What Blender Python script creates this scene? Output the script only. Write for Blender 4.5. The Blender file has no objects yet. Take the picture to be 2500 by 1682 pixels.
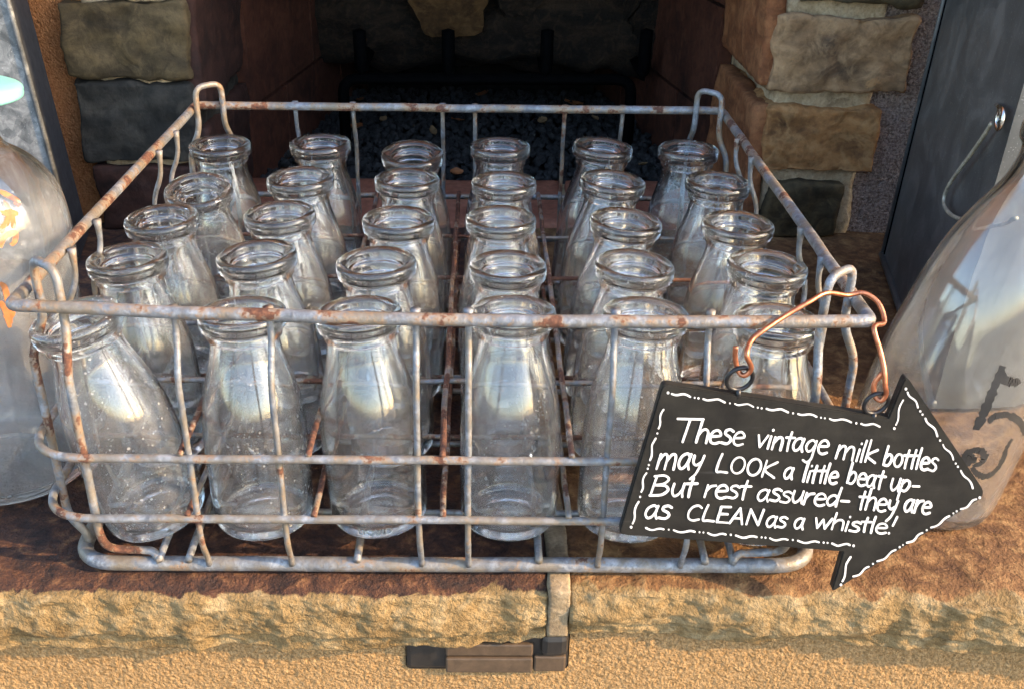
import bpy, bmesh, math, random
from mathutils import Vector, Matrix, Quaternion, noise
random.seed(7)
S = bpy.context.scene
COL = S.collection
V = Vector

# ------------------------------------------------------------------ camera
PW, PH = 2500.0, 1682.0            # size of the photograph
FPX, CXP, CYP = 2596.9, 1228.0, 878.0
CAM = V((0.01733, -0.45587, 0.38920))
PITCH, YAW, ROLL = 0.4950, 0.0242, 0.0200
_f = V((math.sin(YAW)*math.cos(PITCH), math.cos(YAW)*math.cos(PITCH), -math.sin(PITCH)))
_r = V((math.cos(YAW), -math.sin(YAW), 0)); _u = _r.cross(_f)
RGT = _r*math.cos(ROLL) + _u*math.sin(ROLL); UPV = -_r*math.sin(ROLL) + _u*math.cos(ROLL); FWD = _f
cam = bpy.data.cameras.new('camera'); camo = bpy.data.objects.new('camera', cam); COL.objects.link(camo)
camo.matrix_world = Matrix(((RGT.x, UPV.x, -FWD.x, CAM.x), (RGT.y, UPV.y, -FWD.y, CAM.y), (RGT.z, UPV.z, -FWD.z, CAM.z), (0, 0, 0, 1)))
cam.sensor_width = 36; cam.lens = FPX/PW*36; cam.clip_start = 0.01; cam.clip_end = 500
cam.shift_x = (PW/2-CXP)/PW; cam.shift_y = (CYP-PH/2)/PW
S.camera = camo

# ------------------------------------------------------------------ light
SUN_AZ, SUN_EL = math.radians(70), math.radians(27)   # azimuth measured from straight in front (-Y) towards +X
sdir = V((math.sin(SUN_AZ)*math.cos(SUN_EL), -math.cos(SUN_AZ)*math.cos(SUN_EL), math.sin(SUN_EL)))
w = bpy.data.worlds.new('World'); S.world = w; w.use_nodes = True
nt = w.node_tree; bg = nt.nodes['Background']
sky = nt.nodes.new('ShaderNodeTexSky'); sky.sky_type = 'NISHITA'; sky.sun_disc = False
sky.sun_elevation = SUN_EL; sky.sun_rotation = math.atan2(sdir.x, sdir.y)
sky.air_density = 1.0; sky.dust_density = 1.0
nt.links.new(sky.outputs[0], bg.inputs[0]); bg.inputs[1].default_value = 0.15
sl = bpy.data.lights.new('sun', 'SUN'); sl.energy = 2.2; sl.angle = math.radians(0.7); sl.color = (1.0, 0.66, 0.34)
so = bpy.data.objects.new('sun', sl); COL.objects.link(so); so.rotation_euler = sdir.to_track_quat('Z', 'Y').to_euler()
S.view_settings.view_transform = 'Standard'; S.view_settings.look = 'None'
S.view_settings.exposure = 2.4; S.view_settings.gamma = 1
S.cycles.max_bounces = 28; S.cycles.transmission_bounces = 28; S.cycles.glossy_bounces = 8
S.cycles.diffuse_bounces = 3; S.cycles.transparent_max_bounces = 24
S.cycles.sample_clamp_indirect = 25.0; S.cycles.use_denoising = True
S.cycles.caustics_reflective = True; S.cycles.caustics_refractive = True
S.cycles.blur_glossy = 0.6

# ------------------------------------------------------------------ photo pixel -> place
def ray(x, y): return (FWD*FPX + RGT*(x-CXP) - UPV*(y-CYP)).normalized()
def onX(x, y, X): d = ray(x, y); return CAM + d*((X-CAM.x)/d.x)
def onY(x, y, Y): d = ray(x, y); return CAM + d*((Y-CAM.y)/d.y)
def onZ(x, y, Z): d = ray(x, y); return CAM + d*((Z-CAM.z)/d.z)

# ------------------------------------------------------------------ object helpers
def obj(name, me, mat=None, parent=None):
    o = bpy.data.objects.new(name, me); COL.objects.link(o)
    if mat is not None and me is not None and not me.materials: me.materials.append(mat)
    if parent is not None: o.parent = parent
    return o
def tag(o, label, cat=None, group=None, kind=None):
    o['label'] = label
    if cat: o['category'] = cat
    if group: o['group'] = group
    if kind: o['kind'] = kind
    return o
def thing(name, label, cat, loc=(0, 0, 0), group=None):
    o = bpy.data.objects.new(name, None); COL.objects.link(o); o.location = loc; o.empty_display_size = 0.02
    return tag(o, label, cat, group)
def keep(o, parent):      # parent without moving (parents are translated only)
    o.parent = parent; o.location = o.location - parent.location
def mesh(name, vs, fs, smooth=True):
    me = bpy.data.meshes.new(name); me.from_pydata([tuple(v) for v in vs], [], fs); me.update()
    if smooth: me.polygons.foreach_set('use_smooth', [True]*len(me.polygons))
    return me
def catmull(P, n=6, closed=False):
    P = [V(p) for p in P]; out = []; m = len(P)
    if m < 3 and not closed: return P
    for i in range(m if closed else m-1):
        p0 = P[(i-1) % m] if closed or i > 0 else P[0]*2-P[1]
        p1, p2 = P[i], P[(i+1) % m]
        p3 = P[(i+2) % m] if closed or i+2 < m else P[-1]*2-P[-2]
        for k in range(n):
            t = k/n
            out.append(0.5*((2*p1)+(p2-p0)*t+(2*p0-5*p1+4*p2-p3)*t*t+(3*p1-p0-3*p2+p3)*t*t*t))
    if not closed: out.append(P[-1].copy())
    return out
def fillet(P, r, n=6, closed=False):
    """polyline with corners rounded to radius-ish r"""
    P = [V(p) for p in P]; m = len(P); out = []
    for i in range(m):
        if not closed and i in (0, m-1): out.append(P[i]); continue
        a, b, c = P[i-1], P[i], P[(i+1) % m]
        d1 = (a-b); d2 = (c-b); rr = min(r, d1.length*.48, d2.length*.48)
        s, e = b+d1.normalized()*rr, b+d2.normalized()*rr
        for k in range(n+1):
            t = k/n; out.append(s*(1-t)**2+b*2*t*(1-t)+e*t*t)
    return out
def densify(P, step, closed=False):
    out = []; m = len(P)
    for i in range(m if closed else m-1):
        a, b = P[i], P[(i+1) % m]; n = max(1, int((b-a).length/step))
        for k in range(n): out.append(a.lerp(b, k/n))
    if not closed: out.append(P[-1])
    return out
def wob(P, amp, f=22, seed=0, ends=False):
    o = []
    for p in P:
        q = p*f+V((seed*3.7, seed*1.3, seed*2.1))
        o.append(p+V((noise.noise(q), noise.noise(q+V((9, 0, 0))), noise.noise(q+V((0, 9, 0)))))*amp)
    return o
def tube_geo(P, r, seg=10, closed=False, cap=True, rf=None):
    P = [V(p) for p in P]; m = len(P); vs = []; fs = []
    T = []
    for i in range(m):
        a = P[i-1] if (closed or i > 0) else P[i]; b = P[(i+1) % m] if (closed or i < m-1) else P[i]
        t = b-a; T.append(t.normalized() if t.length > 1e-9 else V((0, 0, 1)))
    ref = V((0, 0, 1)) if abs(T[0].z) < .9 else V((1, 0, 0))
    n = (ref - T[0]*ref.dot(T[0])).normalized()
    for i in range(m):
        n = (n - T[i]*n.dot(T[i])).normalized(); b = T[i].cross(n)
        rr = r*(rf(i/(m-1)) if rf else 1)
        for k in range(seg):
            a = 2*math.pi*k/seg; vs.append(P[i]+(n*math.cos(a)+b*math.sin(a))*rr)
    for i in range(m if closed else m-1):
        j = (i+1) % m
        for k in range(seg):
            l = (k+1) % seg; fs.append((i*seg+k, i*seg+l, j*seg+l, j*seg+k))
    if cap and not closed:
        fs.append(tuple(range(seg))[::-1]); fs.append(tuple((m-1)*seg+k for k in range(seg)))
    return vs, fs
def tube(name, P, r, mat, parent=None, seg=10, closed=False, rf=None):
    vs, fs = tube_geo(P, r, seg, closed, rf=rf); return obj(name, mesh(name, vs, fs), mat, parent)
def lathe_geo(prof, seg=48):
    """closed profile [(r,z)...] open polyline from axis to axis"""
    vs = []; fs = []; rings = []
    for (r, z) in prof:
        if r < 1e-6: rings.append([len(vs)]); vs.append(V((0, 0, z)))
        else:
            s = len(vs); rings.append(list(range(s, s+seg)))
            for k in range(seg):
                a = 2*math.pi*k/seg; vs.append(V((r*math.cos(a), r*math.sin(a), z)))
    for A, B in zip(rings, rings[1:]):
        for k in range(seg):
            l = (k+1) % seg
            if len(A) == 1 and len(B) == 1: continue
            if len(A) == 1: fs.append((A[0], B[l], B[k]))
            elif len(B) == 1: fs.append((A[k], A[l], B[0]))
            else: fs.append((A[k], A[l], B[l], B[k]))
    return vs, fs
def join(parts):
    vs = []; fs = []
    for v, f in parts:
        o = len(vs); vs += list(v); fs += [tuple(i+o for i in q) for q in f]
    return vs, fs
def box_geo(x0, x1, y0, y1, z0, z1):
    vs = [V((x, y, z)) for z in (z0, z1) for y in (y0, y1) for x in (x0, x1)]
    return vs, [(0, 2, 3, 1), (4, 5, 7, 6), (0, 1, 5, 4), (2, 6, 7, 3), (0, 4, 6, 2), (1, 3, 7, 5)]
def bevel_box(name, x0, x1, y0, y1, z0, z1, b, mat, parent=None, seg=2):
    bm = bmesh.new(); vs, fs = box_geo(x0, x1, y0, y1, z0, z1)
    bv = [bm.verts.new(v) for v in vs]
    for f in fs: bm.faces.new([bv[i] for i in f])
    bmesh.ops.bevel(bm, geom=bm.edges[:], offset=b, segments=seg, affect='EDGES', profile=.5)
    me = bpy.data.meshes.new(name); bm.to_mesh(me); bm.free()
    me.polygons.foreach_set('use_smooth', [False]*len(me.polygons))
    return obj(name, me, mat, parent)
def fbm(p, f, oct=5, H=.9): return noise.fractal(p*f, H, 2.1, oct)
def rock(name, x0, x1, y0, y1, z0, z1, mat, parent, res=.004, bev=.006, amp=.003, seed=0, taper=0, facet=.0):
    """rough split stone: a subdivided, rounded, displaced block"""
    c = V(((x0+x1)/2, (y0+y1)/2, (z0+z1)/2)); h = V((x1-x0, y1-y0, z1-z0))/2
    vs = []; fs = []; idx = {}
    N = [max(2, int(2*h[i]/res)) for i in range(3)]
    def vid(i, j, k):
        if (i, j, k) in idx: return idx[(i, j, k)]
        p = V((-h.x+2*h.x*i/N[0], -h.y+2*h.y*j/N[1], -h.z+2*h.z*k/N[2]))
        q = V([max(-(h[a]-bev), min(h[a]-bev, p[a])) for a in range(3)])
        d = p-q; n = d.normalized() if d.length > 1e-9 else V((0, 0, 1)); pp = q+n*bev
        W = c+pp; sd = V((seed*5.1, seed*2.3, seed*7.7))
        big = fbm(W+sd, 14, 3); mid = fbm(W+sd, 45, 4); fine = fbm(W+sd, 220, 3)
        v = noise.voronoi((W+sd)*26)[0]; fc = (v[1]-v[0])
        W = W + n*(amp*(1.6*big+.7*mid+.22*fine) - facet*max(0, .35-fc))
        W.x += amp*1.4*noise.noise(V((W.z*30+seed, W.y*9, 3)))
        idx[(i, j, k)] = len(vs); vs.append(W); return idx[(i, j, k)]
    for i in range(N[0]):
        for j in range(N[1]):
            fs.append((vid(i, j, 0), vid(i, j+1, 0), vid(i+1, j+1, 0), vid(i+1, j, 0)))
            fs.append((vid(i, j, N[2]), vid(i+1, j, N[2]), vid(i+1, j+1, N[2]), vid(i, j+1, N[2])))
    for i in range(N[0]):
        for k in range(N[2]):
            fs.append((vid(i, 0, k), vid(i+1, 0, k), vid(i+1, 0, k+1), vid(i, 0, k+1)))
            fs.append((vid(i, N[1], k), vid(i, N[1], k+1), vid(i+1, N[1], k+1), vid(i+1, N[1], k)))
    for j in range(N[1]):
        for k in range(N[2]):
            fs.append((vid(0, j, k), vid(0, j, k+1), vid(0, j+1, k+1), vid(0, j+1, k)))
            fs.append((vid(N[0], j, k), vid(N[0], j+1, k), vid(N[0], j+1, k+1), vid(N[0], j, k+1)))
    return obj(name, mesh(name, vs, fs), mat, parent)

# ------------------------------------------------------------------ materials
class NT:
    def __init__(s, name):
        s.m = bpy.data.materials.new(name); s.m.use_nodes = True; s.t = s.m.node_tree
        s.t.nodes.clear(); s.out = s.n('ShaderNodeOutputMaterial'); s._co = None
    def n(s, ty, **kw):
        d = s.t.nodes.new(ty)
        for k, v in kw.items(): setattr(d, k, v)
        return d
    def l(s, a, b): s.t.links.new(a, b)
    def co(s, kind='Object'):
        return s.n('ShaderNodeTexCoord').outputs[kind]
    def geo(s, k='Position'): return s.n('ShaderNodeNewGeometry').outputs[k]
    def setin(s, node, key, val):
        if hasattr(val, 'default_value') or val.__class__.__name__.startswith('NodeSocket'): s.l(val, node.inputs[key])
        else: node.inputs[key].default_value = val
    def noise(s, vec, scale, detail=4, rough=.55, out='Fac', dist=0):
        d = s.n('ShaderNodeTexNoise'); s.l(vec, d.inputs['Vector']); d.inputs['Scale'].default_value = scale
        d.inputs['Detail'].default_value = detail; d.inputs['Roughness'].default_value = rough; d.inputs['Distortion'].default_value = dist
        return d.outputs[out]
    def voro(s, vec, scale, feat='F1', out='Distance', rnd=1):
        d = s.n('ShaderNodeTexVoronoi', feature=feat); s.l(vec, d.inputs['Vector']); d.inputs['Scale'].default_value = scale
        d.inputs['Randomness'].default_value = rnd
        return d.outputs[out]
    def ramp(s, fac, stops, interp='LINEAR'):
        d = s.n('ShaderNodeValToRGB'); d.color_ramp.interpolation = interp
        e = d.color_ramp.elements
        while len(e) < len(stops): e.new(.5)
        for k, (p, c) in enumerate(stops):
            e[k].position = p; e[k].color = (c, c, c, 1) if not hasattr(c, '__len__') else (*c[:3], 1)
        s.l(fac, d.inputs[0]); return d.outputs[0]
    def mix(s, fac, a, b, blend='MIX'):
        d = s.n('ShaderNodeMix', data_type='RGBA', blend_type=blend)
        for k, v in ((0, fac), (6, a), (7, b)):
            if v.__class__.__name__.startswith('NodeSocket'): s.l(v, d.inputs[k])
            else: d.inputs[k].default_value = v if k == 0 else ((*v[:3], 1))
        return d.outputs[2]
    def math(s, op, a, b=0.0, clamp=False):
        d = s.n('ShaderNodeMath', operation=op, use_clamp=clamp)
        for k, v in ((0, a), (1, b)):
            if v.__class__.__name__.startswith('NodeSocket'): s.l(v, d.inputs[k])
            else: d.inputs[k].default_value = v
        return d.outputs[0]
    def mapping(s, vec, scale=(1, 1, 1), rot=(0, 0, 0), loc=(0, 0, 0)):
        d = s.n('ShaderNodeMapping'); s.l(vec, d.inputs[0]); d.inputs['Scale'].default_value = scale
        d.inputs['Rotation'].default_value = rot; d.inputs['Location'].default_value = loc; return d.outputs[0]
    def bump(s, h, dist=.001, strength=1, prev=None):
        d = s.n('ShaderNodeBump'); d.inputs['Strength'].default_value = strength; d.inputs['Distance'].default_value = dist
        s.l(h, d.inputs['Height'])
        if prev is not None: s.l(prev, d.inputs['Normal'])
        return d.outputs[0]
    def bsdf(s, color, rough=.7, metal=0, normal=None, spec=.5):
        d = s.n('ShaderNodeBsdfPrincipled')
        s.setin(d, 'Base Color', color if color.__class__.__name__.startswith('NodeSocket') else (*color[:3], 1))
        s.setin(d, 'Roughness', rough); s.setin(d, 'Metallic', metal); d.inputs['Specular IOR Level'].default_value = spec
        if normal is not None: s.l(normal, d.inputs['Normal'])
        return d.outputs[0]
    def done(s, sh): s.l(sh, s.out.inputs['Surface']); return s.m
    def rnd(s): return s.n('ShaderNodeObjectInfo').outputs['Random']
    def ocol(s): return s.n('ShaderNodeObjectInfo').outputs['Color']
    def attr(s, name, out='Fac'):
        d = s.n('ShaderNodeAttribute'); d.attribute_name = name; return d.outputs[out]

def m_wire():
    t = NT('galvanised_wire'); p = t.geo()
    oc = t.n('ShaderNodeSeparateColor'); t.l(t.ocol(), oc.inputs[0])      # object colour, red = how rusty
    n1 = t.noise(p, 42, 5, .62); n2 = t.noise(p, 420, 4, .6); n3 = t.noise(p, 130, 5, .65, dist=.6)
    zinc = t.ramp(n3, [(.28, (.075, .084, .096)), (.5, (.155, .171, .192)), (.72, (.30, .318, .338))])
    zinc = t.mix(t.ramp(n2, [(.50, .0), (.72, .65)]), zinc, (.07, .067, .06))
    dirt = t.ramp(t.noise(p, 60, 4), [(.42, 0.), (.60, 1.)])
    zinc = t.mix(t.math('MULTIPLY', dirt, .72), zinc, (.165, .13, .082))
    rust = t.ramp(n2, [(.3, (.022, .010, .007)), (.52, (.075, .029, .016)), (.75, (.17, .075, .038))])
    thr = t.math('ADD', n1, t.math('MULTIPLY', t.math('SUBTRACT', oc.outputs[0], .5), .5))
    thr = t.math('ADD', thr, t.math('MULTIPLY', t.math('SUBTRACT', n2, .5), .22))
    mask = t.ramp(thr, [(.535, 0.), (.575, 1.)])
    zinc = t.mix(t.ramp(thr, [(.47, 0.), (.54, .8)]), zinc, (.24, .165, .10))
    col = t.mix(mask, zinc, rust)
    rg = t.mix(mask, (.48, .48, .48), (.88, .88, .88))
    mt = t.math('MULTIPLY', t.math('SUBTRACT', 1., mask), .3)
    nb = t.bump(t.math('ADD', n2, t.math('MULTIPLY', n3, .7)), .0006, .8)
    return t.done(t.bsdf(col, rg, mt, nb))
def m_glass(name, tint=(.992, .998, .996), film=.010, speck=.42, ior=1.5, wav=.00007, cloud=.06, scale=1.0, hz=1.0):
    t = NT(name); p = t.co('Object'); r = t.rnd()
    pv = t.n('ShaderNodeVectorMath', operation='ADD'); t.l(p, pv.inputs[0])
    cb = t.n('ShaderNodeCombineXYZ'); t.l(r, cb.inputs[0]); t.l(r, cb.inputs[1]); t.l(r, cb.inputs[2]); t.l(cb.outputs[0], pv.inputs[1]); pp = pv.outputs[0]
    g = t.n('ShaderNodeBsdfGlass'); g.inputs['Color'].default_value = (*tint, 1); g.inputs['IOR'].default_value = ior; g.inputs['Roughness'].default_value = 0
    zz = t.n('ShaderNodeSeparateXYZ'); t.l(p, zz.inputs[0])
    body = t.ramp(t.math('MULTIPLY', zz.outputs[2], 4.0), [(.40*hz, 1.), (.45*hz, 0.)])      # the pressed lip is true, only the blown body is wavy
    nb = t.bump(t.math('MULTIPLY', t.noise(t.mapping(pp, (1, 1, .35)), 55*scale, 3, .5), body), wav*4, 1.0)
    t.l(nb, g.inputs['Normal'])
    d = t.n('ShaderNodeBsdfDiffuse'); d.inputs['Color'].default_value = (.78, .80, .80, 1)
    tr = t.n('ShaderNodeBsdfTranslucent'); tr.inputs['Color'].default_value = (.78, .80, .80, 1)
    dm = t.n('ShaderNodeMixShader'); dm.inputs[0].default_value = .5; t.l(d.outputs[0], dm.inputs[1]); t.l(tr.outputs[0], dm.inputs[2])
    # dried water haze: streaks down the sides, cloudy patches, mineral specks
    streak = t.ramp(t.noise(t.mapping(pp, (1, 1, .12)), 90*scale, 4, .6), [(.42, 0.), (.75, 1.)])
    cl = t.ramp(t.noise(pp, 38*scale, 5, .6), [(.40, 0.), (.72, 1.)])
    amt = t.math('MULTIPLY', t.math('ADD', t.math('MULTIPLY', cl, cloud), t.math('MULTIPLY', streak, cloud*.5)), t.math('ADD', .35, t.math('MULTIPLY', r, 1.3)))
    amt = t.math('MULTIPLY', t.math('ADD', amt, film), t.math('ADD', .15, t.math('MULTIPLY', body, .85)))
    sp = t.voro(pp, 330*scale); spr = t.voro(pp, 330*scale, out='Color')
    sx = t.n('ShaderNodeSeparateColor'); t.l(spr, sx.inputs[0])
    zone = t.ramp(t.math('ADD', t.noise(pp, 30*scale, 3), t.math('MULTIPLY', t.math('SUBTRACT', r, .62), .32)), [(.44, 0.), (.58, 1.)])
    rad = t.math('MULTIPLY', t.math('MULTIPLY', t.ramp(sx.outputs[0], [(.30, 0.), (1., .29)]), zone), 1.0)
    spk = t.math('MULTIPLY', t.math('LESS_THAN', sp, rad), speck)
    fac = t.math('MAXIMUM', amt, spk, True)
    mx = t.n('ShaderNodeMixShader'); t.l(fac, mx.inputs[0]); t.l(g.outputs[0], mx.inputs[1]); t.l(dm.outputs[0], mx.inputs[2])
    gl = t.n('ShaderNodeBsdfGlossy'); gl.inputs['Roughness'].default_value = .07; t.l(nb, gl.inputs['Normal'])
    fr = t.n('ShaderNodeFresnel'); fr.inputs['IOR'].default_value = 1.45
    ms = t.n('ShaderNodeMixShader'); t.l(t.math('MULTIPLY', fr.outputs[0], .35), ms.inputs[0]); t.l(mx.outputs[0], ms.inputs[1]); t.l(gl.outputs[0], ms.inputs[2])
    return t.done(ms.outputs[0])
def m_rock(name, cols, scale=18, vein=None, bumpd=.0012, rough=.85, aniso=(1, 1, 2.2), speck=.35):
    t = NT(name); p = t.geo(); q = t.mapping(p, aniso, (0, .35, 0))
    a = t.noise(q, scale, 7, .62, dist=.5); b = t.noise(p, scale*9, 5, .65); c = t.noise(p, scale*2.6, 5, .6, dist=1.2)
    k = len(cols)
    base = t.ramp(a, [(.30+.42*i/(k-1), cols[i]) for i in range(k)])
    base = t.mix(t.math('MULTIPLY', t.ramp(c, [(.50, 0.), (.62, 1.)]), .55), base, cols[(k//2+1) % k])
    base = t.mix(t.math('MULTIPLY', t.ramp(b, [(.34, 1.), (.52, 0.)]), speck), base, tuple(x*.35 for x in cols[0]))
    base = t.mix(t.math('MULTIPLY', t.ramp(b, [(.58, 0.), (.72, 1.)]), speck*.5), base, tuple(min(1, x*1.5) for x in cols[-1]))
    if vein:
        base = t.mix(t.ramp(t.noise(p, 25, 5, .7, dist=.4), [(.60, 0.), (.66, 1.)]), base, vein)
    h = t.math('ADD', t.math('MULTIPLY', b, .6), c)
    return t.done(t.bsdf(base, rough, 0, t.bump(h, bumpd, 1.0), .3))
def m_ledge():
    """golden sandstone with an iron-rust skin: 'skin' attribute says where the old bedding face is"""
    t = NT('sandstone_ledge'); p = t.geo()
    a = t.noise(t.mapping(p, (1, 1, 1.6)), 30, 7, .66, dist=.6); b = t.noise(p, 260, 5, .65); c = t.noise(p, 75, 6, .68, dist=.4)
    gold = t.ramp(a, [(.30, (.10, .064, .024)), (.48, (.20, .132, .055)), (.66, (.28, .20, .097))])
    gold = t.mix(t.math('MULTIPLY', t.ramp(c, [(.50, 0.), (.66, 1.)]), .6), gold, (.32, .25, .14))
    gold = t.mix(t.math('MULTIPLY', t.ramp(b, [(.34, 1.), (.5, 0.)]), .45), gold, (.075, .046, .018))
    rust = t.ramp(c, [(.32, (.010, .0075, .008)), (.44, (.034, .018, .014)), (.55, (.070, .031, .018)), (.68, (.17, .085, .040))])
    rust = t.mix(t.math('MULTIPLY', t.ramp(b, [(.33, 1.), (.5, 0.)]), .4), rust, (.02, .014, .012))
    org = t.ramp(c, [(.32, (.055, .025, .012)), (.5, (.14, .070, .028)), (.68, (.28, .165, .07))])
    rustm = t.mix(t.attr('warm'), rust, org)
    edge = t.math('ADD', t.attr('skin'), t.math('MULTIPLY', t.math('SUBTRACT', a, .5), 1.3))
    col = t.mix(t.ramp(edge, [(.47, 0.), (.55, 1.)]), gold, rustm)
    h = t.math('ADD', t.math('ADD', t.math('MULTIPLY', b, .8), t.math('MULTIPLY', t.noise(p, 620, 3, .6), .45)), c)
    return t.done(t.bsdf(col, .85, 0, t.bump(h, .0034, 1.0), .25))
def m_stucco(name, lo, hi, speck=None):
    t = NT(name); p = t.geo()
    g = t.noise(p, 430, 5, .65, dist=.3); big = t.noise(p, 22, 4)
    col = t.mix(t.ramp(g, [(.35, 0.), (.62, 1.)]), lo, hi)
    col = t.mix(t.math('MULTIPLY', big, .3), col, lo)
    v = t.voro(p, 560, 'SMOOTH_F1')
    h = t.math('ADD', t.math('MULTIPLY', g, 1.0), t.math('MULTIPLY', v, -.6))
    return t.done(t.bsdf(col, .95, 0, t.bump(h, .0045, 1.0), .15))
def m_plain(name, col, rough=.6, metal=0, nscale=120, var=.35, bumpd=.0003, spec=.5):
    t = NT(name); p = t.geo(); n = t.noise(p, nscale, 5, .6)
    c = t.mix(t.ramp(n, [(.35, 0.), (.7, 1.)]), tuple(x*(1-var) for x in col), tuple(min(1, x*(1+var)) for x in col))
    return t.done(t.bsdf(c, rough, metal, t.bump(n, bumpd, 1), spec))
def m_tin(name, dark, mid, light, rough=.45, metal=.6, scale=70, streaks=True):
    t = NT(name); p = t.geo()
    v = t.voro(p, scale, out='Color'); sx = t.n('ShaderNodeSeparateColor'); t.l(v, sx.inputs[0])
    n = t.noise(p, scale*.5, 5, .65, dist=1.0)
    f = t.math('ADD', t.math('MULTIPLY', sx.outputs[0], .16), t.math('MULTIPLY', n, .92))
    c = t.ramp(f, [(.34, dark), (.55, mid), (.76, light)])
    if streaks:
        st = t.ramp(t.noise(t.mapping(p, (1, 1, .05)), 210, 4, .7), [(.60, 0.), (.74, 1.)])
        c = t.mix(t.math('MULTIPLY', st, .45), c, light)
    sp = t.ramp(t.noise(p, 700, 2), [(.66, 0.), (.72, 1.)])
    c = t.mix(t.math('MULTIPLY', sp, .3), c, (.6, .62, .6))
    return t.done(t.bsdf(c, rough, metal, t.bump(n, .0006, .6)))
def m_slate_sign():
    t = NT('sign_blackboard_paint'); p = t.geo()
    n = t.noise(p, 60, 5, .6); s = t.noise(t.mapping(p, (.25, 1, 3), (0, .2, 0)), 90, 4, .7)
    c = t.mix(t.ramp(n, [(.35, 0.), (.7, 1.)]), (.010, .0095, .0085), (.021, .020, .0165))
    c = t.mix(t.math('MULTIPLY', t.ramp(s, [(.6, 0.), (.8, 1.)]), .25), c, (.10, .10, .095))
    ht = t.noise(p, 900, 2)
    return t.done(t.bsdf(c, t.ramp(s, [(.3, .42), (.7, .6)]), 0, t.bump(ht, .0001, .5), .22))

M = {}
M['wire'] = m_wire()
M['glass'] = m_glass('old_bottle_glass')
M['bigglass'] = m_glass('large_bottle_glass', (.972, .980, .977), .03, .25, cloud=.10, scale=.55, hz=1.8)
M['ledge'] = m_ledge()
M['mortar'] = m_rock('mortar', [(.22, .15, .08), (.42, .30, .17), (.54, .42, .27)], 40, bumpd=.0015, aniso=(1, 1, 1))
M['mortar_grey'] = m_rock('mortar_joint', [(.10, .072, .042), (.20, .152, .090), (.30, .235, .150)], 50, bumpd=.001, aniso=(1, 1, 1))
M['olive'] = m_rock('olive_sandstone', [(.020, .0135, .006), (.052, .036, .016), (.105, .072, .032)], 16, bumpd=.0016)
M['charcoal'] = m_rock('charcoal_stone', [(.009, .0085, .007), (.021, .019, .015), (.048, .042, .032)], 15, bumpd=.0016)
M['maroon'] = m_rock('maroon_stone', [(.011, .005, .0035), (.030, .011, .007), (.055, .022, .014)], 15, bumpd=.0012)
M['brownstone'] = m_rock('mixed_brown_stone', [(.090, .055, .032), (.25, .142, .068), (.40, .245, .125)], 17, vein=(.36, .19, .08), bumpd=.0018)  # brown lifted to stand in for warm sun on the right pillar
M['rustone'] = m_rock('rust_stone', [(.11, .050, .019), (.31, .140, .046), (.43, .24, .10)], 17, bumpd=.0018)  # own rust orange, lifted further for sun missing on the right pillar
M['redbrick'] = m_rock('red_brick', [(.14, .045, .025), (.24, .085, .048), (.30, .125, .075)], 20, bumpd=.0008, aniso=(1, 1, 1))
M['rustred'] = m_rock('rust_red_stone', [(.09, .032, .013), (.22, .078, .028), (.33, .14, .055)], 18, bumpd=.0014)
M['firebrick'] = m_rock('sooted_brick', [(.026, .0085, .0046), (.068, .021, .010), (.105, .037, .019)], 14, bumpd=.0008, aniso=(1, 1, 1))
M['soot'] = m_plain('sooty_wall', (.008, .007, .006), .95)
M['stucco_low'] = m_stucco('golden_stucco', (.24, .145, .060), (.43, .285, .14))
M['stucco_hi'] = m_stucco('brown_stucco', (.31, .118, .042), (.52, .225, .088))
M['stucco_grey'] = m_stucco('grey_brown_stucco', (.13, .088, .068), (.48, .39, .34))
M['lava'] = m_plain('lava_gravel', (.012, .012, .012), .8, 0, 300, .6, .001)
M['bark'] = m_rock('charred_bark', [(.003, .002, .0012), (.013, .0075, .0036), (.050, .029, .014)], 30, bumpd=.004, aniso=(.3, 1.2, 1.2))
M['cutwood'] = m_rock('cut_log_end', [(.03, .014, .005), (.09, .044, .014), (.16, .084, .030)], 20, bumpd=.002, aniso=(1, 1, 1))
M['iron'] = m_plain('black_iron', (.0025, .0025, .0027), .95, 0, spec=.05)
M['black'] = m_plain('black_wire', (.010, .010, .011), .35, .2)
M['copper'] = m_plain('copper_wire', (.46, .17, .085), .32, .9, 300, .25)
M['sign'] = m_slate_sign()
M['white'] = m_plain('white_paint', (.62, .62, .60), .5, 0, 260, .28, .0001)
M['tin_l'] = m_tin('spangled_zinc', (.06, .068, .073), (.14, .152, .158), (.30, .315, .315), .5, .35, 130, False)
M['tin_shaded'] = m_plain('shaded_zinc', (.055, .062, .075), .5, .5)  # same zinc as the tub front, side shade put into a darker colour
M['tin_r'] = m_tin('dull_dark_zinc', (.062, .066, .066), (.092, .097, .094), (.16, .165, .158), .45, .35, 40)
M['steel'] = m_plain('bright_steel', (.62, .62, .58), .25, 1.0)
M['dullwire'] = m_plain('dull_steel_wire', (.42, .40, .31), .5, .4)
M['mint'] = m_plain('mint_plastic', (.20, .52, .47), .3, 0, 60, .08, 0.0001)
M['orangeprint'] = m_plain('orange_print', (.30, .105, .028), .6, 0, 300, .3)
M['blackprint'] = m_plain('black_print', (.012, .012, .012), .6)
M['fixblack'] = m_plain('fixture_black', (.014, .012, .010), .45)
M['fixtan'] = m_plain('fixture_bronze', (.075, .050, .030), .5, .2, 200, .2)
M['patio'] = m_rock('patio_paving', [(.10, .098, .092), (.15, .147, .138), (.20, .195, .185)], 3, bumpd=.002, aniso=(1, 1, 1))
def m_leaf(n, c): return m_plain(n, c, .7, 0, 200, .35, .0004)
M['leaf_tan'] = m_leaf('dry_leaf_tan', (.24, .15, .07)); M['leaf_org'] = m_leaf('dry_leaf_orange', (.24, .085, .025))

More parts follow.
